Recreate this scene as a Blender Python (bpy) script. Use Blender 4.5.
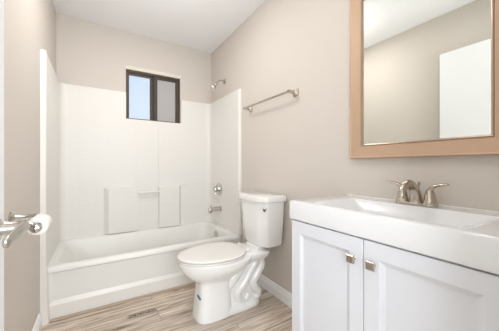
import bpy, bmesh, math
from mathutils import Vector, Matrix
PI = math.pi
S = bpy.context.scene
for o in list(bpy.data.objects): bpy.data.objects.remove(o, do_unlink=True)
COL = S.collection

# ------------------------------------------------------------------ camera
cam = bpy.data.cameras.new('camera'); camo = bpy.data.objects.new('camera', cam); COL.objects.link(camo)
cam.sensor_fit = 'HORIZONTAL'; cam.sensor_width = 36; cam.lens = 36*245.8/499; cam.clip_start = .01
camo.location = (0, 0, 1.04); camo.rotation_euler = (PI/2, 0, -math.radians(31.98))
S.camera = camo
# ------------------------------------------------------------------ world and lights
w = bpy.data.worlds.new('sky'); S.world = w; w.use_nodes = True
wn = w.node_tree.nodes; wl = w.node_tree.links
bg = wn['Background']; bg.inputs[1].default_value = 1.05
tc = wn.new('ShaderNodeTexCoord'); sx = wn.new('ShaderNodeSeparateXYZ'); cr = wn.new('ShaderNodeValToRGB')
wl.new(tc.outputs['Generated'], sx.inputs[0]); wl.new(sx.outputs[2], cr.inputs[0]); wl.new(cr.outputs[0], bg.inputs[0])
cr.color_ramp.elements[0].position = 0.12; cr.color_ramp.elements[0].color = (1.0, 1.03, 1.06, 1)
cr.color_ramp.elements[1].position = 0.55; cr.color_ramp.elements[1].color = (.58, .72, .92, 1)
def area(name, loc, rot, sx_, sy_, power, col=(1, 1, 1)):
    l = bpy.data.lights.new(name, 'AREA'); l.shape = 'RECTANGLE'; l.size = sx_; l.size_y = sy_
    l.energy = power; l.color = col
    o = bpy.data.objects.new(name, l); COL.objects.link(o); o.location = loc; o.rotation_euler = rot; return o
def lamp(name, loc, r, power, col):
    l = bpy.data.lights.new(name, 'POINT'); l.shadow_soft_size = r; l.energy = power; l.color = col
    o = bpy.data.objects.new(name, l); COL.objects.link(o); o.location = loc; return o
lamp('ceiling_fill_light', (.34, 1.64, 2.19), .12, 5.0, (1, .975, .95))  # unseen point light added to brighten ceiling and walls, no fixture
area('overhead_fill_light', (.28, 1.70, 2.425), (0, 0, 0), .35, .35, 7.5, (1, .975, .95))  # added soft downlight kept out of view and mirror, not a real panel
area('near_fill_light', (.50, .50, 2.425), (0, 0, 0), .5, .5, 4.0, (1, 1, 1))  # added fill facing down from ceiling level, no vanity fixture behind it
area('hall_fill_light', (.12, -.85, 1.30), (math.radians(99), 0, math.radians(-8)), 1.5, 1.6, 64.0, (.885, .95, 1.0))  # big fill added behind the camera, tilted up to lift room and ceiling
S.view_settings.view_transform = 'Standard'; S.view_settings.look = 'None'
S.view_settings.exposure = 0.0; S.view_settings.gamma = 1; S.view_settings.use_curve_mapping = False

# ------------------------------------------------------------------ materials
def lin(c):
    r = []
    for v in c:
        v /= 255; r.append(v/12.92 if v <= .04045 else ((v+.055)/1.055)**2.4)
    return (*r, 1)
def mat(name, rgb, rough=.5, metal=0, bump=0, bscale=60, vary=0, coat=0, stretch=None):
    m = bpy.data.materials.new(name); m.use_nodes = True
    n = m.node_tree.nodes; l = m.node_tree.links; b = n['Principled BSDF']
    b.inputs['Base Color'].default_value = lin(rgb); b.inputs['Roughness'].default_value = rough
    b.inputs['Metallic'].default_value = metal; b.inputs['Coat Weight'].default_value = coat
    tc = n.new('ShaderNodeTexCoord'); mp = n.new('ShaderNodeMapping'); l.new(tc.outputs['Object'], mp.inputs[0])
    if stretch: mp.inputs['Scale'].default_value = stretch
    nz = n.new('ShaderNodeTexNoise'); nz.inputs['Scale'].default_value = bscale; nz.inputs['Detail'].default_value = 3
    l.new(mp.outputs[0], nz.inputs['Vector'])
    if bump:
        bp = n.new('ShaderNodeBump'); bp.inputs['Strength'].default_value = bump; bp.inputs['Distance'].default_value = .002
        l.new(nz.outputs[0], bp.inputs['Height']); l.new(bp.outputs[0], b.inputs['Normal'])
    if vary:
        mx = n.new('ShaderNodeMix'); mx.data_type = 'RGBA'
        c = lin(rgb); mx.inputs[6].default_value = tuple(v*(1-vary) for v in c[:3])+(1,); mx.inputs[7].default_value = tuple(min(1, v*(1+vary)) for v in c[:3])+(1,)
        l.new(nz.outputs[0], mx.inputs[0]); l.new(mx.outputs[2], b.inputs['Base Color'])
    return m
M = {}
M['paint'] = mat('wall_paint', (210, 202, 193), .75, bump=.35, bscale=110)
M['ceiling'] = mat('ceiling_paint', (246, 246, 247), .85, bump=.6, bscale=80)
M['trim'] = mat('white_trim_paint', (244, 243, 241), .4)
M['door'] = mat('door_paint', (236, 237, 238), .4, bump=.05, bscale=30)
M['hall'] = mat('hall_paint', (222, 216, 208), .8)
M['acrylic'] = mat('tub_acrylic', (229, 227, 222), .35)
M['porcelain'] = mat('porcelain', (238, 237, 235), .10, coat=.5)
M['seat'] = mat('seat_plastic', (228, 224, 220), .25)
M['cab'] = mat('cabinet_paint', (219, 221, 227), .38)
M['marble'] = mat('sink_top_white', (225, 226, 227), .16, coat=.3)
M['nickel'] = mat('brushed_nickel', (196, 186, 175), .26, 1, bump=.05, bscale=300, stretch=(1, 1, 8))
M['chrome'] = mat('chrome', (205, 203, 200), .12, 1)
M['satin'] = mat('satin_nickel', (198, 194, 188), .25, 1)
M['copper'] = mat('mirror_frame_finish', (196, 165, 138), .40, .15, bump=.1, bscale=90, vary=.05, stretch=(1, 6, 1))
M['silver'] = mat('frame_silver_edge', (188, 166, 146), .4, .6)
M['bronze'] = mat('window_bronze', (74, 62, 54), .5, .2)
M['header'] = mat('header_paint', (226, 218, 206), .6)
M['caulk'] = mat('caulk', (225, 222, 216), .6)
M['dark'] = mat('dark_gap', (40, 40, 42), .7)
M['paper'] = mat('tissue_paper', (240, 238, 234), .95, bump=.2, bscale=200)
M['blue'] = mat('blue_tape', (40, 105, 160), .6)
M['tan'] = mat('wood_strip', (178, 158, 138), .55, vary=.15, bscale=25, stretch=(.3, 4, 4))
M['mirror'] = mat('mirror_glass', (238, 240, 236), .0, 1)

def tile_mat():
    m = mat('surround_acrylic', (229, 226, 221), .42)
    n = m.node_tree.nodes; l = m.node_tree.links; b = n['Principled BSDF']
    geo = n.new('ShaderNodeNewGeometry'); sp = n.new('ShaderNodeSeparateXYZ'); l.new(geo.outputs['Position'], sp.inputs[0])
    add = n.new('ShaderNodeMath'); add.operation = 'ADD'; l.new(sp.outputs[0], add.inputs[0]); l.new(sp.outputs[1], add.inputs[1])
    def groove(src, size, off):
        a = n.new('ShaderNodeMath'); a.operation = 'ADD'; a.inputs[1].default_value = off; l.new(src, a.inputs[0])
        d = n.new('ShaderNodeMath'); d.operation = 'PINGPONG'; d.inputs[1].default_value = size/2; l.new(a.outputs[0], d.inputs[0])
        s = n.new('ShaderNodeMapRange'); s.interpolation_type = 'SMOOTHSTEP'; s.inputs[1].default_value = 0; s.inputs[2].default_value = .005
        l.new(d.outputs[0], s.inputs[0]); return s.outputs[0]
    g1 = groove(add.outputs[0], .118, .03); g2 = groove(sp.outputs[2], .054, .0)
    mn = n.new('ShaderNodeMath'); mn.operation = 'MULTIPLY'; l.new(g1, mn.inputs[0]); l.new(g2, mn.inputs[1])
    bp = n.new('ShaderNodeBump'); bp.inputs['Strength'].default_value = .4; bp.inputs['Distance'].default_value = .0015
    l.new(mn.outputs[0], bp.inputs['Height']); l.new(bp.outputs[0], b.inputs['Normal'])
    return m
M['tile'] = tile_mat()

def floor_mat():
    m = bpy.data.materials.new('vinyl_planks'); m.use_nodes = True
    n = m.node_tree.nodes; l = m.node_tree.links; b = n['Principled BSDF']
    geo = n.new('ShaderNodeNewGeometry')
    mp = n.new('ShaderNodeMapping'); mp.inputs['Location'].default_value = (.32, .105, 0); l.new(geo.outputs['Position'], mp.inputs[0])
    br = n.new('ShaderNodeTexBrick'); br.offset = .37; br.inputs['Scale'].default_value = 1
    br.inputs['Brick Width'].default_value = 1.1; br.inputs['Row Height'].default_value = .152
    br.inputs['Mortar Size'].default_value = .0012; br.inputs['Mortar Smooth'].default_value = .3
    br.inputs['Color1'].default_value = (0, 0, 0, 1); br.inputs['Color2'].default_value = (1, 1, 1, 1); br.inputs['Mortar'].default_value = (.5, .5, .5, 1)
    l.new(mp.outputs[0], br.inputs['Vector'])
    # per-plank shift of the grain
    cx = n.new('ShaderNodeVectorMath'); cx.operation = 'SCALE'; cx.inputs[3].default_value = 7.3; l.new(br.outputs['Color'], cx.inputs[0])
    ad = n.new('ShaderNodeVectorMath'); ad.operation = 'ADD'; l.new(mp.outputs[0], ad.inputs[0]); l.new(cx.outputs[0], ad.inputs[1])
    def noise(sc, st, det=5, rough=.6, dist=0):
        q = n.new('ShaderNodeMapping'); q.inputs['Scale'].default_value = st; l.new(ad.outputs[0], q.inputs[0])
        z = n.new('ShaderNodeTexNoise'); z.inputs['Scale'].default_value = sc; z.inputs['Detail'].default_value = det
        z.inputs['Roughness'].default_value = rough; z.inputs['Distortion'].default_value = dist; l.new(q.outputs[0], z.inputs['Vector']); return z.outputs[0]
    n1 = noise(5, (.35, 5, 1), 6, .65, .6); n2 = noise(22, (.28, 4.5, 1), 5, .6, .3); n3 = noise(2.2, (.45, 4.5, 1), 3, .5, 1.2)
    r1 = n.new('ShaderNodeValToRGB'); e = r1.color_ramp.elements
    e[0].position = .36; e[0].color = lin((112, 94, 80)); e[1].position = .62; e[1].color = lin((228, 217, 204))
    k = r1.color_ramp.elements.new(.43); k.color = lin((176, 156, 138)); k = r1.color_ramp.elements.new(.50); k.color = lin((206, 190, 174))
    mixn = n.new('ShaderNodeMath'); mixn.operation = 'MULTIPLY_ADD'; mixn.inputs[1].default_value = .45; l.new(n2, mixn.inputs[0])
    s2 = n.new('ShaderNodeMath'); s2.operation = 'MULTIPLY'; s2.inputs[1].default_value = .55; l.new(n1, s2.inputs[0]); l.new(s2.outputs[0], mixn.inputs[2])
    l.new(mixn.outputs[0], r1.inputs[0])
    # thin dark cracks
    r2 = n.new('ShaderNodeMapRange'); r2.inputs[1].default_value = .54; r2.inputs[2].default_value = .68; r2.inputs[3].default_value = 0; r2.inputs[4].default_value = 1.25
    l.new(n3, r2.inputs[0])
    cr1 = n.new('ShaderNodeMath'); cr1.operation = 'MULTIPLY'; l.new(r2.outputs[0], cr1.inputs[0]); l.new(n2, cr1.inputs[1])
    mk = n.new('ShaderNodeMix'); mk.data_type = 'RGBA'; mk.inputs[7].default_value = lin((104, 86, 72))
    l.new(cr1.outputs[0], mk.inputs[0]); l.new(r1.outputs[0], mk.inputs[6])
    # plank tone
    hs = n.new('ShaderNodeMapRange'); hs.inputs[3].default_value = .84; hs.inputs[4].default_value = 1.08
    l.new(br.outputs['Color'], hs.inputs[0])
    tone = n.new('ShaderNodeVectorMath'); tone.operation = 'SCALE'; l.new(mk.outputs[2], tone.inputs[0]); l.new(hs.outputs[0], tone.inputs[3])
    seam = n.new('ShaderNodeMix'); seam.data_type = 'RGBA'; seam.inputs[7].default_value = lin((112, 94, 80))
    l.new(br.outputs['Fac'], seam.inputs[0]); l.new(tone.outputs[0], seam.inputs[6])
    # printed distressed mark on the plank by the tub
    sp = n.new('ShaderNodeSeparateXYZ'); l.new(geo.outputs['Position'], sp.inputs[0])
    def box(src, c, h, soft):
        a = n.new('ShaderNodeMath'); a.operation = 'SUBTRACT'; a.inputs[1].default_value = c; l.new(src, a.inputs[0])
        a2 = n.new('ShaderNodeMath'); a2.operation = 'ABSOLUTE'; l.new(a.outputs[0], a2.inputs[0])
        s = n.new('ShaderNodeMapRange'); s.inputs[1].default_value = h; s.inputs[2].default_value = h-soft; l.new(a2.outputs[0], s.inputs[0]); return s.outputs[0]
    bx_ = box(sp.outputs[0], .275, .100, .02); by_ = box(sp.outputs[1], 1.870, .027, .010)
    mz = n.new('ShaderNodeTexNoise'); mz.inputs['Scale'].default_value = 85; mz.inputs['Detail'].default_value = 2; l.new(geo.outputs['Position'], mz.inputs['Vector'])
    mr = n.new('ShaderNodeMapRange'); mr.inputs[1].default_value = .40; mr.inputs[2].default_value = .50; l.new(mz.outputs[0], mr.inputs[0])
    a = n.new('ShaderNodeMath'); a.operation = 'MULTIPLY'; l.new(bx_, a.inputs[0]); l.new(by_, a.inputs[1])
    a3 = n.new('ShaderNodeMath'); a3.operation = 'MULTIPLY'; l.new(a.outputs[0], a3.inputs[0]); l.new(mr.outputs[0], a3.inputs[1])
    a4 = n.new('ShaderNodeMath'); a4.operation = 'MULTIPLY'; a4.inputs[1].default_value = .85; l.new(a3.outputs[0], a4.inputs[0])
    fin = n.new('ShaderNodeMix'); fin.data_type = 'RGBA'; fin.inputs[7].default_value = lin((78, 70, 62))
    l.new(a4.outputs[0], fin.inputs[0]); l.new(seam.outputs[2], fin.inputs[6])
    l.new(fin.outputs[2], b.inputs['Base Color']); b.inputs['Roughness'].default_value = .42
    bp = n.new('ShaderNodeBump'); bp.inputs['Strength'].default_value = .2; bp.inputs['Distance'].default_value = .001
    l.new(n2, bp.inputs['Height']); l.new(bp.outputs[0], b.inputs['Normal'])
    return m
M['floor'] = floor_mat()

def glass_mat(name, rgb, rough, alpha_frost, tr):
    m = bpy.data.materials.new(name); m.use_nodes = True
    n = m.node_tree.nodes; l = m.node_tree.links; n.remove(n['Principled BSDF']); out = n['Material Output']
    t = n.new('ShaderNodeBsdfTransparent'); t.inputs[0].default_value = (*tr, 1)
    d = n.new('ShaderNodeBsdfDiffuse'); d.inputs[0].default_value = lin(rgb)
    tl = n.new('ShaderNodeBsdfTranslucent'); tl.inputs[0].default_value = lin(rgb)
    g = n.new('ShaderNodeBsdfGlossy'); g.inputs['Roughness'].default_value = rough
    m1 = n.new('ShaderNodeMixShader'); m1.inputs[0].default_value = .5; l.new(d.outputs[0], m1.inputs[1]); l.new(tl.outputs[0], m1.inputs[2])
    m2 = n.new('ShaderNodeMixShader'); m2.inputs[0].default_value = alpha_frost; l.new(t.outputs[0], m2.inputs[1]); l.new(m1.outputs[0], m2.inputs[2])
    m3 = n.new('ShaderNodeMixShader'); m3.inputs[0].default_value = .0; l.new(m2.outputs[0], m3.inputs[1]); l.new(g.outputs[0], m3.inputs[2])
    l.new(m3.outputs[0], out.inputs[0]); return m
M['clear'] = glass_mat('window_glass', (225, 235, 245), .1, .2, (.92, .96, 1.0))
M['screen'] = glass_mat('insect_screen', (214, 208, 202), .5, .42, (.78, .75, .73))

# ------------------------------------------------------------------ mesh helpers
def obj(name, bm, m, parent=None, smooth=False, auto=None):
    bmesh.ops.recalc_face_normals(bm, faces=bm.faces)
    me = bpy.data.meshes.new(name); bm.to_mesh(me); bm.free()
    o = bpy.data.objects.new(name, me); COL.objects.link(o)
    for x in (m if isinstance(m, list) else [m]): me.materials.append(M[x])
    if smooth or auto is not None:
        for p in me.polygons: p.use_smooth = True
        if auto is not None:
            me.set_sharp_from_angle(angle=math.radians(auto))
    if parent: o.parent = parent
    return o
def thing(name, label, cat, loc=(0, 0, 0), rz=0, group=None):
    o = bpy.data.objects.new(name, None); COL.objects.link(o); o.location = loc; o.rotation_euler = (0, 0, rz)
    o.empty_display_size = .05; o['label'] = label; o['category'] = cat
    if group: o['group'] = group
    return o
def tag(o, label, cat): o['label'] = label; o['category'] = cat; return o
def struct(o): o['kind'] = 'structure'; return o
def box(bm, x0, x1, y0, y1, z0, z1, bev=0, seg=2):
    vs = [bm.verts.new((x, y, z)) for x in (x0, x1) for y in (y0, y1) for z in (z0, z1)]
    fs = [(0, 1, 3, 2), (4, 6, 7, 5), (0, 4, 5, 1), (2, 3, 7, 6), (0, 2, 6, 4), (1, 5, 7, 3)]
    faces = [bm.faces.new([vs[i] for i in f]) for f in fs]
    if bev:
        es = set(e for f in faces for e in f.edges)
        bmesh.ops.bevel(bm, geom=list(es), offset=bev, segments=seg, profile=.5, affect='EDGES')
    return bm
def bx(*a, **k): return box(bmesh.new(), *a, **k)
def loft(bm, rings, cap0=True, cap1=True):
    R = [[bm.verts.new(p) for p in r] for r in rings]
    n = len(R[0])
    for a, b in zip(R, R[1:]):
        for i in range(n):
            j = (i+1) % n
            bm.faces.new((a[i], a[j], b[j], b[i]))
    if cap0: bm.faces.new(R[0][::-1])
    if cap1: bm.faces.new(R[-1])
    return bm
def rrect(x0, x1, y0, y1, r, z, seg=6):
    pts = []; r = min(r, (x1-x0)/2-1e-5, (y1-y0)/2-1e-5)
    for cx, cy, a0 in ((x1-r, y1-r, 0), (x0+r, y1-r, PI/2), (x0+r, y0+r, PI), (x1-r, y0+r, 1.5*PI)):
        for k in range(seg+1):
            a = a0+k*PI/2/seg; pts.append((cx+r*math.cos(a), cy+r*math.sin(a), z))
    return pts
def lathe(bm, prof, mtx=Matrix(), n=32):
    rings = []
    for r, z in prof: rings.append([mtx @ Vector((max(r, 1e-5)*math.cos(2*PI*i/n), max(r, 1e-5)*math.sin(2*PI*i/n), z)) for i in range(n)])
    return loft(bm, rings)
def toward(loc, d):   # matrix whose +z looks along d
    return Matrix.Translation(loc) @ Vector(d).to_track_quat('Z', 'Y').to_matrix().to_4x4()
def cr_path(P, sub=8):
    P = [tuple(p) for p in P]; Q = [P[0]]+P+[P[-1]]; out = []
    for i in range(1, len(Q)-2):
        for k in range(sub):
            t = k/sub
            out.append(tuple(.5*(2*Q[i][j]+(Q[i+1][j]-Q[i-1][j])*t+(2*Q[i-1][j]-5*Q[i][j]+4*Q[i+1][j]-Q[i+2][j])*t*t+(3*Q[i][j]-Q[i-1][j]-3*Q[i+1][j]+Q[i+2][j])*t**3) for j in range(len(Q[i]))))
    out.append(P[-1]); return out
def tube(bm, P, n=16, sub=8, up=(0, 0, 1), sq=None):
    """P: points (x,y,z,rw,rh); section half-width rw (sideways) and rh (along up-ish)."""
    Q = cr_path(P, sub) if sub > 1 else P
    rings = []
    side_prev = None
    for i, q in enumerate(Q):
        a = Vector(Q[max(i-1, 0)][:3]); b = Vector(Q[min(i+1, len(Q)-1)][:3]); t = (b-a).normalized()
        s = t.cross(Vector(up))
        if s.length < 1e-3: s = side_prev or t.orthogonal()
        s.normalize()
        if side_prev and s.dot(side_prev) < 0: s = -s
        side_prev = s
        u = s.cross(t).normalized(); c = Vector(q[:3]); ring = []
        for k in range(n):
            an = 2*PI*k/n; cx_, sy_ = math.cos(an), math.sin(an)
            if sq: cx_ = math.copysign(abs(cx_)**sq, cx_); sy_ = math.copysign(abs(sy_)**sq, sy_)
            ring.append(c+s*q[3]*cx_+u*q[4]*sy_)
        rings.append(ring)
    return loft(bm, rings)

# ------------------------------------------------------------------ room
XL, XR, YB, YF, H = -.31, 1.22, 2.86, .10, 2.44
HY = -1.5    # hall end
struct(obj('floor', bx(-1.2, 1.9, HY-.1, YB+.2, -.1, 0), 'floor'))
struct(obj('ceiling', bx(-1.2, 1.9, HY-.1, YB+.2, H, H+.1), 'ceiling'))
struct(obj('wall_left', bx(XL-.1, XL, YF-.11, YB+.2, 0, H), 'paint'))
struct(obj('wall_right', bx(XR, XR+.1, YF-.11, YB+.2, 0, H), 'paint'))
WX0, WX1, WZ0, WZ1 = .264, .832, 1.514, 2.084
b = bmesh.new()
box(b, XL, WX0, YB, YB+.2, 0, H); box(b, WX1, XR, YB, YB+.2, 0, H)
box(b, WX0, WX1, YB, YB+.2, 0, WZ0); box(b, WX0, WX1, YB, YB+.2, WZ1, H)
struct(obj('wall_back', b, 'paint'))
b = bmesh.new(); box(b, .58, XR, YF-.11, YF, 0, H); box(b, XL, .58, YF-.11, YF, 2.09, H)
struct(obj('wall_front', b, 'paint'))
b = bmesh.new(); box(b, -1.2, 1.9, HY-.1, HY, 0, H)
struct(obj('wall_hall_end', b, 'hall'))
b = bmesh.new(); box(b, -1.2, -1.1, HY, YF-.11, 0, H); box(b, -1.1, XL-.1, YF-.21, YF-.11, 0, H)
struct(obj('wall_hall_left', b, 'hall'))
b = bmesh.new(); box(b, 1.8, 1.9, HY, YF-.11, 0, H); box(b, XR+.1, 1.8, YF-.21, YF-.11, 0, H)
struct(obj('wall_hall_right', b, 'hall'))
# baseboards
def baseprof(d): # offsets from wall, heights
    return [(0, 0), (.014, 0), (.014, .058), (.0115, .062), (.0115, .070), (.008, .076), (.008, .084), (.004, .094), (0, .097)]
def baseboard(name, xw, sgn, y0, y1):
    b = bmesh.new()
    loft(b, [[(xw+sgn*d, y, z) for d, z in baseprof(0)] for y in (y0, y1)])
    return struct(obj(name, b, 'trim'))
baseboard('baseboard_right', XR, -1, .90, 2.096)
baseboard('baseboard_left', XL, 1, YF, 2.045)
# window: bronze slider near the wall face, pale header board above it
b = bmesh.new(); box(b, WX0-.004, WX1+.006, YB-.010, YB+.06, 2.049, 2.086, .003, 1)
struct(obj('trim_1', b, 'header'))
win = bpy.data.objects.new('window_1', None); COL.objects.link(win); win.location = (0, YB+.012, 0); struct(win)
def rframe(bm, x0, x1, y0, y1, z0, z1, wl_, wr_, wt_, wb_, bev=.002):
    box(bm, x0, x0+wl_, y0, y1, z0, z1, bev, 1); box(bm, x1-wr_, x1, y0, y1, z0, z1, bev, 1)
    box(bm, x0+wl_, x1-wr_, y0, y1, z1-wt_, z1, bev, 1); box(bm, x0+wl_, x1-wr_, y0, y1, z0, z0+wb_, bev, 1)
fx0, fx1, fz0, fz1 = WX0+.001, WX1-.001, WZ0+.001, 2.048
b = bmesh.new(); rframe(b, fx0, fx1, -.004, .06, fz0, fz1, .016, .014, .022, .020); box(b, .524, .554, .028, .05, fz0+.02, fz1-.022)
obj('window_frame', b, 'bronze', win)
b = bmesh.new(); rframe(b, fx0+.014, .530, .012, .034, fz0+.018, fz1-.020, .018, .024, .026, .010); sa = obj('sash', b, 'bronze', win)
obj('pane', bx(fx0+.030, .508, .021, .025, fz0+.026, fz1-.044), 'clear', sa)
b = bmesh.new(); rframe(b, .546, fx1-.012, .004, .026, fz0+.018, fz1-.020, .036, .036, .026, .010); sb = obj('sash', b, 'bronze', win)
obj('screen', bx(.580, fx1-.046, .013, .017, fz0+.026, fz1-.044), 'screen', sb)
b = bmesh.new(); box(b, .549, .560, -.008, .004, 1.76, 1.84, .002, 1); obj('latch', b, 'bronze', sb)

# door, standing open along the left wall
door = bpy.data.objects.new('door_1', None); COL.objects.link(door); door.location = (-.26, .11, 0); struct(door)
obj('door_slab', bx(0, .035, .01, .868, .012, 2.045, .0015, 1), 'door', door)
def lever(parent, y, z):
    lv = bpy.data.objects.new('door_handle', None); COL.objects.link(lv); lv.parent = parent; lv['label'] = 'satin nickel door lever'
    b = bmesh.new(); m = toward((.035, y, z), (1, 0, 0))
    lathe(b, [(.032, 0), (.032, .005), (.028, .010), (.014, .012), (.0125, .03), (.0125, .058), (.0, .058)], m)
    obj('rosette', b, 'satin', lv, auto=35)
    b = bmesh.new()
    tube(b, [(.095, y+.014, z+.004, .014, .006), (.094, y+.004, z+.003, .019, .009), (.090, y-.030, z-.002, .018, .009), (.084, y-.070, z-.008, .016, .008), (.080, y-.10, z-.013, .014, .008), (.080, y-.110, z-.014, .008, .004)], up=(1, 0, 0), n=18)
    obj('lever', b, 'satin', lv, smooth=True)
    return lv
lever(door, .79, .87)
b = bmesh.new()
for z in (.25, 1.05, 1.85): box(b, .035, .039, .012, .045, z-.045, z+.045)
obj('hinge', b, 'satin', door)

# ------------------------------------------------------------------ bathtub
TY0 = 2.105; RZ = .355
tub = thing('bathtub', 'white acrylic alcove bathtub with recessed apron under the window', 'bathtub', (.455, 2.48, 0))
def T(rings): return [[(x-.455, y-2.48, z) for x, y, z in r] for r in rings]
bx0, bx1, by0, by1 = XL+.002, XR-.002, TY0, YB-.003
b = bmesh.new()
loft(b, T([rrect(bx0, bx1, by0, by1, .002, .322), rrect(bx0, bx1, by0+.001, by1, .003, .330), rrect(bx0, bx1, by0+.006, by1, .006, .345), rrect(bx0, bx1, by0+.018, by1, .01, RZ-.001), rrect(bx0, bx1, by0+.030, by1, .01, RZ),
    rrect(bx0+.060, bx1-.075, by0+.050, by1-.055, .09, RZ), rrect(bx0+.072, bx1-.083, by0+.060, by1-.062, .09, RZ-.006), rrect(bx0+.082, bx1-.088, by0+.068, by1-.07, .09, RZ-.02),
    rrect(bx0+.16, bx1-.105, by0+.11, by1-.09, .13, .18), rrect(bx0+.24, bx1-.14, by0+.14, by1-.12, .14, .09), rrect(bx0+.30, bx1-.19, by0+.19, by1-.17, .12, .07)], ), cap0=False)
obj('basin', b, 'acrylic', tub, auto=50)
b = bmesh.new()   # apron with a shallow recessed field
def fr(x0, x1, z0, z1, y, dl=0): return [(x0-.455, y-2.48, z0), (x1-.455, y-2.48, z0), (x1-.455, y-2.48, z1), (x0-.455, y-2.48, z1)]
loft(b, [fr(bx0, bx1, 0, .325, by0+.05), fr(bx0, bx1, 0, .325, by0+.004), fr(bx0+.004, bx1-.004, .004, .32, by0), fr(bx0+.035, bx1-.035, .095, .318, by0), fr(bx0+.060, bx1-.060, .125, .310, by0+.011)])
obj('apron', b, 'acrylic', tub)
b = bmesh.new(); lathe(b, [(.0, .0), (.034, 0), (.034, .006), (.028, .011), (0, .012)], toward((XR-.098-.455, 2.49-2.48, .292), (-1, 0, .12)))
obj('overflow_plate', b, 'satin', tub, auto=40)
b = bmesh.new(); lathe(b, [(.0, 0), (.03, 0), (.03, .004), (.0, .006)], toward((.86-.455, 0, .071), (0, 0, 1)))
obj('drain', b, 'chrome', tub, auto=40)
o = obj('threshold_strip', bx(XL+.056, XR-.02, TY0-.032, TY0-.001, 0, .011, .004), 'tan')
tag(o, 'thin tan wood strip on the floor along the foot of the bathtub', 'trim strip')

# ------------------------------------------------------------------ shower surround
sur = thing('shower_surround', 'white three-sided tile-embossed shower surround around the bathtub', 'shower surround', (.455, YB, RZ))
def L(p): return (p[0]-.455, p[1]-YB, p[2]-RZ)
ST = 1.797; TH = .03
b = bmesh.new()   # back panel, notched for the window
pts = [(XL+.001, RZ), (XR-.001, RZ), (XR-.001, ST), (WX1+.004, ST), (WX1+.004, 1.526), (WX0-.001, 1.526), (WX0-.001, ST), (XL+.001, ST)]
loft(b, [[L((x, y, z)) for x, z in pts] for y in (YB-TH, YB-.001)])
yb = YB-TH
def slab(bm, x0, x1, z0, z1, d, s):  # raised field with sloped sides
    loft(bm, [[L((x, yb+.002, z)) for x, z in ((x0, z0), (x1, z0), (x1, z1), (x0, z1))],
              [L((x, yb-d, z)) for x, z in ((x0+s, z0+s*.3), (x1-s, z0+s*.3), (x1-s, z1-s), (x0+s, z1-s))]], cap0=False)
slab(b, XL+.03, .368, .818, 1.522, .004, .004); slab(b, .581, XR-.03, .818, 1.522, .004, .004)
for x0, x1 in ((.062, .372), (.583, .835)):
    # ledge block, ends sloped
    f = [(x0, RZ+.008), (x1, RZ+.008), (x1, .822), (x0, .822)]
    l_, r_ = (.045, .004) if x0 < .3 else (.004, .035)
    g = [(x0+l_, RZ+.008), (x1-r_, RZ+.008), (x1-r_, .800), (x0+l_, .800)]
    loft(b, [[L((x, yb+.002, z)) for x, z in f], [L((x, yb-.040, z)) for x, z in g]], cap0=False)
obj('back_panel', b, 'tile', sur)
def side_panel(name, xw, s, yfront):
    pl = [(0, YB-.002), (0, yfront), (.022, yfront), (.030, yfront+.006), (.033, yfront+.02), (TH, yfront+.04)]
    R = .06
    for k in range(9):
        a = k*PI/2/8
        pl.append((TH+R-R*math.cos(a), yb-R+R*math.sin(a)))
    pl.append((TH+R, YB-.002))
    b = bmesh.new()
    loft(b, [[L((xw+s*d, y, z)) for d, y in pl] for z in (RZ+.001, ST-.008)]+[[L((xw+s*max(d-.004, 0), y+(.003 if d < .05 else 0), ST)) for d, y in pl]])
    return obj(name, b, 'tile', sur, auto=35)
side_panel('left_panel', XL+.001, 1, 2.07); side_panel('right_panel', XR-.001, -1, 2.10)
# narrow skirts that carry the panels' front flanges down to the floor
b = bmesh.new(); loft(b, [[L((x, y, z)) for x, y in ((XL+.001, TY0-.004), (XL+.001, 2.068-d), (XL+.024+d*.3, 2.070-d), (XL+.036+d*.8, 2.082-d), (XL+.040+d, TY0-.004))] for z, d in ((.001, .012), (.05, .004), (.2, .0), (.362, .0))])
obj('skirt', b, 'tile', sur, auto=30)
b = bmesh.new(); m = bmesh.new()
tube(b, [(.370-.455, -.068, .745-RZ+.010, .011, .011), (.585-.455, -.068, .745-RZ+.010, .011, .011)], sub=1, n=16)
m.free(); obj('washcloth_bar', b, 'acrylic', sur, auto=40)
# caulk line
# ------------------------------------------------------------------ shower fittings
xs = XR-.001-TH   # inner face of the right panel
t_ = thing('shower_valve', 'round chrome shower valve with knob above the tub spout', 'shower valve', (xs, 2.55, .773))
b = bmesh.new(); lathe(b, [(0, 0), (.072, 0), (.074, .003), (.068, .009), (.03, .014), (0, .014)], toward((-.0, 0, 0), (-1, 0, 0))); obj('escutcheon', b, 'chrome', t_, auto=40)
b = bmesh.new(); lathe(b, [(.0, .012), (.026, .012), (.026, .035), (.030, .04), (.030, .06), (.024, .068), (0, .07)], toward((0, 0, 0), (-1, 0, 0))); k = obj('knob', b, 'chrome', t_, auto=40)
b = bmesh.new(); tube(b, [(-.055, 0, 0, .009, .007), (-.058, -.012, -.03, .010, .007), (-.062, -.02, -.062, .008, .005)], n=14); obj('handle', b, 'chrome', k, smooth=True)
t_ = thing('tub_spout', 'satin metal tub spout on the right surround wall under the valve', 'spout', (xs, 2.52, .555))
b = bmesh.new(); tube(b, [(0, 0, 0, .024, .024), (-.03, 0, 0, .024, .024), (-.09, 0, -.002, .022, .023), (-.12, 0, -.006, .021, .024), (-.138, 0, -.010, .017, .021), (-.143, 0, -.012, .008, .012)], n=24)
box(b, -.142, -.108, -.015, .015, -.040, -.018, .004); sp_ = obj('spout_body', b, 'satin', t_, auto=45)
b = bmesh.new(); lathe(b, [(.004, 0), (.004, .018), (.007, .02), (.007, .028), (0, .030)], toward((-.115, 0, .016), (0, 0, 1))); obj('diverter_pin', b, 'satin', t_, auto=40)
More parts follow.
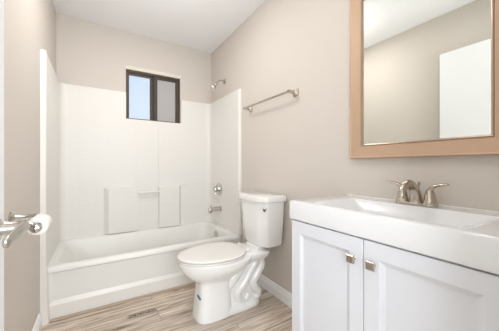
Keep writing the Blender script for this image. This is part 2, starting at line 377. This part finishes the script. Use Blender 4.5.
b = bmesh.new(); lathe(b, [(.0, 0), (.031, 0), (.031, .006), (.025, .009), (0, .009)], toward((0, 0, 0), (-1, 0, 0))); obj('flange', b, 'satin', t_, auto=40)
t_ = thing('wall_shower', 'chrome shower head on a bent arm above the surround', 'shower head', (XR, 2.47, 1.975))
b = bmesh.new(); lathe(b, [(0, 0), (.030, 0), (.028, .008), (.012, .014), (0, .014)], toward((0, 0, 0), (-1, 0, 0))); obj('flange', b, 'satin', t_, auto=40)
b = bmesh.new(); tube(b, [(0, 0, 0, .0085, .0085), (-.04, 0, .006, .0085, .0085), (-.075, .0, -.006, .0085, .0085), (-.115, .0, -.052, .0085, .0085)], n=14, up=(0, 1, 0)); obj('arm', b, 'satin', t_, smooth=True)
b = bmesh.new(); lathe(b, [(0, 0), (.012, 0), (.014, .012), (.011, .02), (.017, .028), (.031, .055), (.036, .066), (.034, .072), (0, .068)], toward((-.105, 0, -.045), (-.62, 0, -.78))); obj('shower_head', b, 'chrome', t_, auto=40)

# ------------------------------------------------------------------ towel bar
t_ = thing('towel_bar', 'brushed nickel towel bar mounted on the right wall above the toilet', 'towel bar', (XR, 1.622, 1.562))
for yy in (-.303, .303):
    b = bmesh.new()
    loft(b, [[(-d, yy+s1*h1, s2*h1) for s1, s2 in ((-1, -1), (1, -1), (1, 1), (-1, 1))] for d, h1 in ((0, .026), (.006, .026), (.011, .021), (.026, .011), (.058, .009), (.074, .011), (.082, .008))])
    bmesh.ops.bevel(b, geom=list(b.edges), offset=.0015, segments=2, affect='EDGES')
    obj('mount', b, 'nickel', t_)
b = bmesh.new(); tube(b, [(-.068, -.30, 0, .008, .008), (-.068, .30, 0, .008, .008)], sub=1, n=20); obj('bar', b, 'nickel', t_, auto=40)

# ------------------------------------------------------------------ toilet (local +x comes out of the wall)
toi = thing('toilet', 'white two-piece toilet with closed lid standing between bathtub and vanity', 'toilet', (1.215, 1.612, 0), PI)
N = 56
def egg(x0, x1, w_, z, e=2.0, k=.12, yo=0):
    c = (x0+x1)/2; a = (x1-x0)/2; P = []
    for i in range(N):
        th = 2*PI*i/N; cc, ss = math.cos(th), math.sin(th)
        px = math.copysign(abs(cc)**(2/e), cc); py = math.copysign(abs(ss)**(2/e), ss)
        P.append((c+a*px, yo+w_*py*(1-k*px), z))
    return P
def smooth_rings(keys, sub=5):   # keys: (z, x0, x1, w, e, k)
    return [egg(q[1], q[2], q[3], q[0], q[4], q[5]) for q in cr_path(keys, sub)]
b = bmesh.new()   # bowl with the front pedestal column
loft(b, smooth_rings([(0, .390, .648, .104, 3.6, .03), (.012, .390, .650, .105, 3.6, .03), (.10, .400, .638, .096, 3.8, .03), (.20, .400, .628, .088, 3.8, .03), (.248, .385, .630, .092, 3.2, .04),
    (.275, .32, .672, .115, 2.5, .08), (.305, .27, .708, .150, 2.2, .12), (.345, .23, .738, .178, 2.1, .15), (.380, .215, .752, .188, 2.1, .15), (.394, .215, .751, .188, 2.1, .15), (.400, .22, .745, .183, 2.1, .15)]))
obj('bowl', b, 'porcelain', toi, auto=60)
b = bmesh.new()   # rear body between pedestal and wall: web and foot
loft(b, smooth_rings([(0, .15, .60, .100, 3.6, 0), (.02, .15, .60, .100, 3.6, 0), (.038, .16, .60, .088, 3.4, 0), (.06, .165, .58, .070, 3, 0), (.14, .150, .56, .060, 3, 0), (.24, .135, .55, .060, 3, 0), (.30, .125, .56, .072, 3, 0), (.345, .11, .56, .105, 3, 0), (.375, .10, .56, .125, 3.2, .0)]))
obj('base', b, 'porcelain', toi, auto=60)
b = bmesh.new()   # deck that carries the tank
loft(b, [rrect(.11, .42, -.118, .118, .05, .345), rrect(.095, .43, -.134, .134, .05, .372), rrect(.09, .43, -.140, .140, .05, .392), rrect(.095, .43, -.136, .136, .05, .402), rrect(.11, .42, -.120, .120, .05, .407)])
box(b, .10, .19, -.08, .08, .40, .433, .01)
obj('deck', b, 'porcelain', toi, auto=45)
for s in (1, -1):   # S-curves of the trapway showing on each flank
    b = bmesh.new()
    tube(b, [(.43, s*.032, .150, .020, .020), (.410, s*.046, .190, .034, .036), (.370, s*.050, .245, .040, .040), (.325, s*.052, .290, .040, .038), (.28, s*.052, .335, .034, .034)], n=18, up=(0, 1, 0))
    tube(b, [(.190, s*.046, .355, .034, .036), (.205, s*.054, .305, .032, .038), (.250, s*.056, .255, .033, .038), (.285, s*.058, .205, .031, .038), (.315, s*.058, .165, .036, .038), (.350, s*.054, .120, .034, .036), (.330, s*.052, .068, .030, .034), (.285, s*.050, .05, .026, .030), (.255, s*.046, .09, .024, .026)], n=18, up=(0, 1, 0))
    tube(b, [(.145, s*.046, .345, .030, .036), (.140, s*.052, .285, .032, .038), (.175, s*.056, .235, .036, .038), (.215, s*.056, .180, .034, .036), (.200, s*.054, .125, .032, .036), (.170, s*.054, .085, .030, .034), (.19, s*.050, .045, .026, .030)], n=18, up=(0, 1, 0))
    obj('trapway', b, 'porcelain', toi, smooth=True)
def slab_egg(name, m, z0, z1, x0, x1, w_, r, e=2.15, k=.14, dome=0, parent=toi):
    b = bmesh.new()
    loft(b, [egg(x0+r, x1-r, w_-r, z0, e, k), egg(x0+r*.3, x1-r*.3, w_-r*.3, z0+r*.3, e, k), egg(x0, x1, w_, (z0+z1)/2, e, k), egg(x0+r*.3, x1-r*.3, w_-r*.3, z1-r*.3, e, k), egg(x0+r, x1-r, w_-r, z1, e, k),
             egg(x0+.04, x1-.04, w_-.04, z1+dome*.7, e, k), egg(x0+.12, x1-.12, w_-.12, z1+dome, e, k)])
    return obj(name, b, m, parent, auto=50)
slab_egg('seat', 'seat', .402, .416, .285, .757, .190, .006, e=2.2)
slab_egg('lid', 'seat', .419, .434, .280, .759, .191, .006, e=2.2, dome=.003)
for s in (1, -1):
    b = bmesh.new(); lathe(b, [(.013, -.014), (.014, 0), (.014, .018), (.010, .024), (0, .025)], toward((.262, s*.072, .408), (0, 0, 1)), n=20); box(b, .250, .300, s*.072-.012, s*.072+.012, .41, .424, .003)
    obj('hinge', b, 'seat', toi, auto=40)
def tank_ring(z, xf, hw, r, xb=.02):
    # back square, front with broad chamfered and rounded corners
    ch = .075; P = []
    pts = [(xb, -hw), (xf-ch*.42, -hw), (xf, -hw+ch), (xf, hw-ch), (xf-ch*.42, hw), (xb, hw)]
    n = len(pts); out = []
    for i, p in enumerate(pts):
        a = Vector(pts[i-1]); c = Vector(pts[(i+1) % n]); p = Vector(p)
        rr = r if 0 < i < 5 else .008
        d1 = (a-p).normalized(); d2 = (c-p).normalized()
        p1 = p+d1*rr; p2 = p+d2*rr
        for k in range(6):
            t = k/5; q = p1*(1-t)**2+p*2*t*(1-t)+p2*t*t; out.append((q.x, q.y, z))
    return out
b = bmesh.new()
loft(b, [tank_ring(.432, .170, .144, .02), tank_ring(.436, .183, .158, .02), tank_ring(.452, .190, .166, .02), tank_ring(.60, .201, .178, .02), tank_ring(.70, .209, .187, .02), tank_ring(.772, .213, .191, .02)])
obj('tank', b, 'porcelain', toi, auto=28)
b = bmesh.new()
loft(b, [tank_ring(.770, .218, .196, .02, .014), tank_ring(.774, .226, .204, .02, .012), tank_ring(.802, .228, .206, .02, .010), tank_ring(.811, .225, .203, .02, .012), tank_ring(.815, .214, .191, .02, .02)])
obj('tank_lid', b, 'porcelain', toi, auto=30)
# small dark-and-chrome button at the near front corner of the tank
b = bmesh.new(); mm = toward((.192, .178, .722), (.80, .62, 0))
lathe(b, [(0, -.01), (.014, -.01), (.014, .005), (.011, .008), (0, .009)], mm, n=24); fb = obj('flush_button', b, 'chrome', toi, auto=40); fb['label'] = 'small chrome flush button with dark cross'
b = bmesh.new()
for (w1, h1) in ((.0028, .0085), (.0075, .0024)):
    vs = [mm @ Vector((x, y, z)) for z in (.0085, .0105) for x, y in ((-w1, -h1), (w1, -h1), (w1, h1), (-w1, h1))]
    loft(b, [vs[:4], vs[4:]])
obj('cross_mark', b, 'dark', fb)
for s in (1, -1):
    b = bmesh.new(); lathe(b, [(.013, 0), (.013, .012), (.009, .020), (0, .022)], toward((.31, s*.088, .022), (0, 0, 1)), n=20); obj('bolt_cap', b, 'porcelain', toi, auto=40)
b = bmesh.new(); lathe(b, [(0, 0), (.006, 0), (.006, .014), (0, .014)], toward((.175, .05, .422), (0, 0, 1)), n=12); obj('tank_bolt', b, 'chrome', toi, auto=40)
# blue scrap of tape on the pedestal front
b = bmesh.new(); box(b, -.0015, .0015, -.019, .019, -.006, .006)
o = obj('tape_scrap', b, 'blue'); o.location = (.5800, 1.562, .163); o.rotation_euler = (math.radians(38), 0, math.radians(22))
tag(o, 'small blue scrap of tape stuck on the toilet pedestal', 'tape')

# ------------------------------------------------------------------ vanity
VX, VY0, VY1 = .812, .145, .892; VC = .5185
van = thing('vanity_cabinet', 'white shaker two-door vanity cabinet against the right wall', 'vanity cabinet', (1.0, VC, 0))
def W(bm): 
    bmesh.ops.translate(bm, vec=(-1.0, -VC, 0), verts=bm.verts); return bm
b = bmesh.new(); box(b, VX, XR-.003, VY0, VY1, .09, .784, .001, 1); box(b, VX+.06, XR-.003, VY0+.01, VY1-.01, 0, .09)
obj('body', W(b), 'cab', van)
def cab_door(y0, y1, ky):
    z0, z1 = .10, .781; x0, x1 = VX-.019, VX-.0008; sw = .060; b = bmesh.new()
    def R(x, ins): return [(x, y0+ins, z0+ins), (x, y1-ins, z0+ins), (x, y1-ins, z1-ins), (x, y0+ins, z1-ins)]
    loft(b, [R(x1, 0), R(x0+.0015, 0), R(x0, .0015), R(x0, sw-.006), R(x0+.003, sw), R(x0+.006, sw+.002), R(x0+.010, sw+.012), R(x0+.010, sw+.013)])
    d = obj('door', W(b), 'cab', van)
    b = bmesh.new(); kz = .706
    lathe(b, [(.008, 0), (.005, .004), (.005, .016)], toward((x0, ky, kz), (-1, 0, 0)), n=16)
    loft(b, [[(x0-dd, ky+s1*h1, kz+s2*h1) for s1, s2 in ((-1, -1), (1, -1), (1, 1), (-1, 1))] for dd, h1 in ((.012, .0115), (.016, .0145), (.023, .0145), (.0255, .0125))])
    k = obj('knob', W(b), 'nickel', d); k['label'] = 'square brushed nickel knob'
cab_door(VC+.0015, VY1-.003, .556); cab_door(VY0+.003, VC-.0015, .481)

# sink top: slab with integral rectangular basin
CT = .873; cx0, cx1, cy0, cy1 = .789, XR-.002, .132, .905
top = thing('sink_top', 'white one-piece vanity top with a shallow rectangular sink', 'sink', (1.0, VC, .786))
b = bmesh.new()
R4 = lambda a, b_, c, d, r, z: [(x-1.0, y-VC, zz-.786) for x, y, zz in rrect(a, b_, c, d, r, z, 6)]
loft(b, [R4(cx0+.003, cx1, cy0+.003, cy1-.003, .006, .786), R4(cx0, cx1, cy0, cy1, .008, .790), R4(cx0, cx1, cy0, cy1, .008, CT-.010), R4(cx0+.003, cx1-.001, cy0+.003, cy1-.003, .009, CT-.003), R4(cx0+.010, cx1-.002, cy0+.010, cy1-.010, .01, CT),
    R4(cx0+.036, 1.112, .238, .790, .012, CT), R4(cx0+.042, 1.108, .244, .784, .012, CT-.005), R4(cx0+.058, 1.080, .318, .718, .02, CT-.040), R4(cx0+.075, 1.065, .350, .686, .03, CT-.078), R4(cx0+.11, 1.03, .40, .636, .03, CT-.084)])
obj('basin_slab', b, 'marble', top, auto=25)
b = bmesh.new(); lathe(b, [(0, 0), (.022, 0), (.022, .003), (0, .004)], toward((-.05, 0, CT-.786-.084), (0, 0, 1))); obj('sink_drain', b, 'nickel', top, auto=40)
b = bmesh.new(); box(b, cx1-.006-1.0, cx1-1.0+.001, cy0-VC+.01, cy1-VC-.01, CT-.786-.003, CT-.786+.004, .002, 1); obj('caulk_bead', b, 'caulk', top)

# faucet
fa = thing('faucet', 'brushed nickel two-handle centerset faucet on the sink top', 'faucet', (1.148, .510, CT+.0005))
b = bmesh.new(); loft(b, [rrect(-.027, .027, -.080, .080, .027, 0, 8), rrect(-.027, .027, -.080, .080, .027, .008, 8), rrect(-.023, .023, -.076, .076, .023, .012, 8)]); obj('base_plate', b, 'nickel', fa, auto=40)
for s in (1, -1):
    b = bmesh.new(); lathe(b, [(.0265, .006), (.0265, .016), (.0245, .018), (.0245, .021), (.0225, .024), (.019, .045), (.0155, .060), (.010, .070), (0, .073)], toward((0, s*.0525, 0), (0, 0, 1)), n=28)
    h_ = obj('handle', b, 'nickel', fa, auto=40)
    b = bmesh.new(); tube(b, [(0, s*.046, .050, .011, .010), (-.001, s*.052, .064, .012, .010), (-.003, s*.064, .080, .011, .008), (-.005, s*.084, .088, .0105, .006), (-.006, s*.104, .092, .0115, .0055), (-.006, s*.116, .093, .009, .004), (-.006, s*.120, .093, .003, .002)], n=16)
    obj('lever', b, 'nickel', h_, smooth=True)
b = bmesh.new(); tube(b, [(.004, 0, .006, .027, .026), (.002, 0, .030, .0245, .023), (-.008, 0, .058, .0215, .020), (-.028, 0, .080, .0195, .0165), (-.056, 0, .090, .0185, .0135), (-.086, 0, .084, .0175, .0125), (-.106, 0, .070, .016, .0125), (-.113, 0, .058, .0145, .012)], n=22, up=(0, 1, 0))
sp_ = obj('spout', b, 'nickel', fa, smooth=True)
b = bmesh.new(); lathe(b, [(.0125, 0), (.0125, .016), (.010, .017), (0, .013)], toward((-.113, 0, .060), (-.15, 0, -1)), n=20); obj('aerator', b, 'nickel', sp_, auto=40)
b = bmesh.new(); lathe(b, [(.0025, 0), (.0025, .070), (.0035, .074), (.0065, .080), (.0065, .086), (0, .088)], toward((.029, 0, .010), (0, 0, 1)), n=14); obj('lift_rod', b, 'nickel', fa, auto=40)

# ------------------------------------------------------------------ mirror
mi = thing('wall_mirror', 'large wall mirror in a wide rose-brown frame above the faucet', 'mirror', (XR-.001, .54, 1.08))
my0, my1, mz0, mz1 = .216, .865, 1.078, 1.992; FW = .075
b = bmesh.new()
def R(d, ins): return [(-d, my0+ins-.54, mz0+ins-1.08), (-d, my1-ins-.54, mz0+ins-1.08), (-d, my1-ins-.54, mz1-ins-1.08), (-d, my0+ins-.54, mz1-ins-1.08)]
loft(b, [R(0, .0), R(.022, 0), R(.026, .003), R(.026, .006), R(.023, .010), R(.018, FW-.012), R(.016, FW-.010)], cap0=False, cap1=False)
obj('frame', b, 'copper', mi)
b = bmesh.new(); loft(b, [R(.016, FW-.010), R(.020, FW-.009), R(.021, FW-.006), R(.015, FW-.0025), R(.0085, FW)], cap0=False, cap1=False)
obj('inner_bead', b, 'silver', mi)
b = bmesh.new(); loft(b, [R(.003, FW-.006), R(.009, FW-.006)]); obj('mirror_glass', b, 'mirror', mi)

# ------------------------------------------------------------------ paper holder on the left wall
ph = thing('toilet_paper_holder', 'chrome toilet paper holder on the left wall beside the door', 'toilet paper holder', (XL, 1.35, .793))
for dy in (-.072, .072):
    b = bmesh.new(); lathe(b, [(0, 0), (.022, 0), (.022, .006), (.012, .012), (.0075, .018), (.0075, .075), (.010, .085), (0, .09)], toward((0, dy, .028), (1, 0, -.02)), n=20)
    tube(b, [(.078, dy, .026, .007, .007), (.098, dy, .015, .007, .007), (.108, dy, 0, .008, .008)], n=12, up=(0, 1, 0)); obj('post', b, 'satin', ph, auto=40)
b = bmesh.new(); lathe(b, [(0, -.098), (.013, -.095), (.019, -.085), (.019, -.077), (.013, -.066), (.007, -.062), (.007, .066), (.012, .07), (.017, .078), (.012, .090), (0, .093)], toward((.108, 0, 0), (0, 1, 0)), n=24); obj('roller', b, 'chrome', ph, auto=40)
b = bmesh.new(); R1 = [[(.108+r*math.cos(2*PI*i/40), y, r*math.sin(2*PI*i/40)) for i in range(40)] for r, y in ((.016, -.050), (.034, -.050), (.036, -.047), (.036, .047), (.034, .050), (.016, .050), (.016, -.050))]
loft(b, R1, cap0=False, cap1=False)
bmesh.ops.remove_doubles(b, verts=b.verts, dist=1e-5)
o = obj('toilet_paper_roll', b, 'paper', auto=40); o.location = (XL, 1.35, .793)
tag(o, 'small white toilet paper roll on the chrome holder at far left', 'toilet paper')
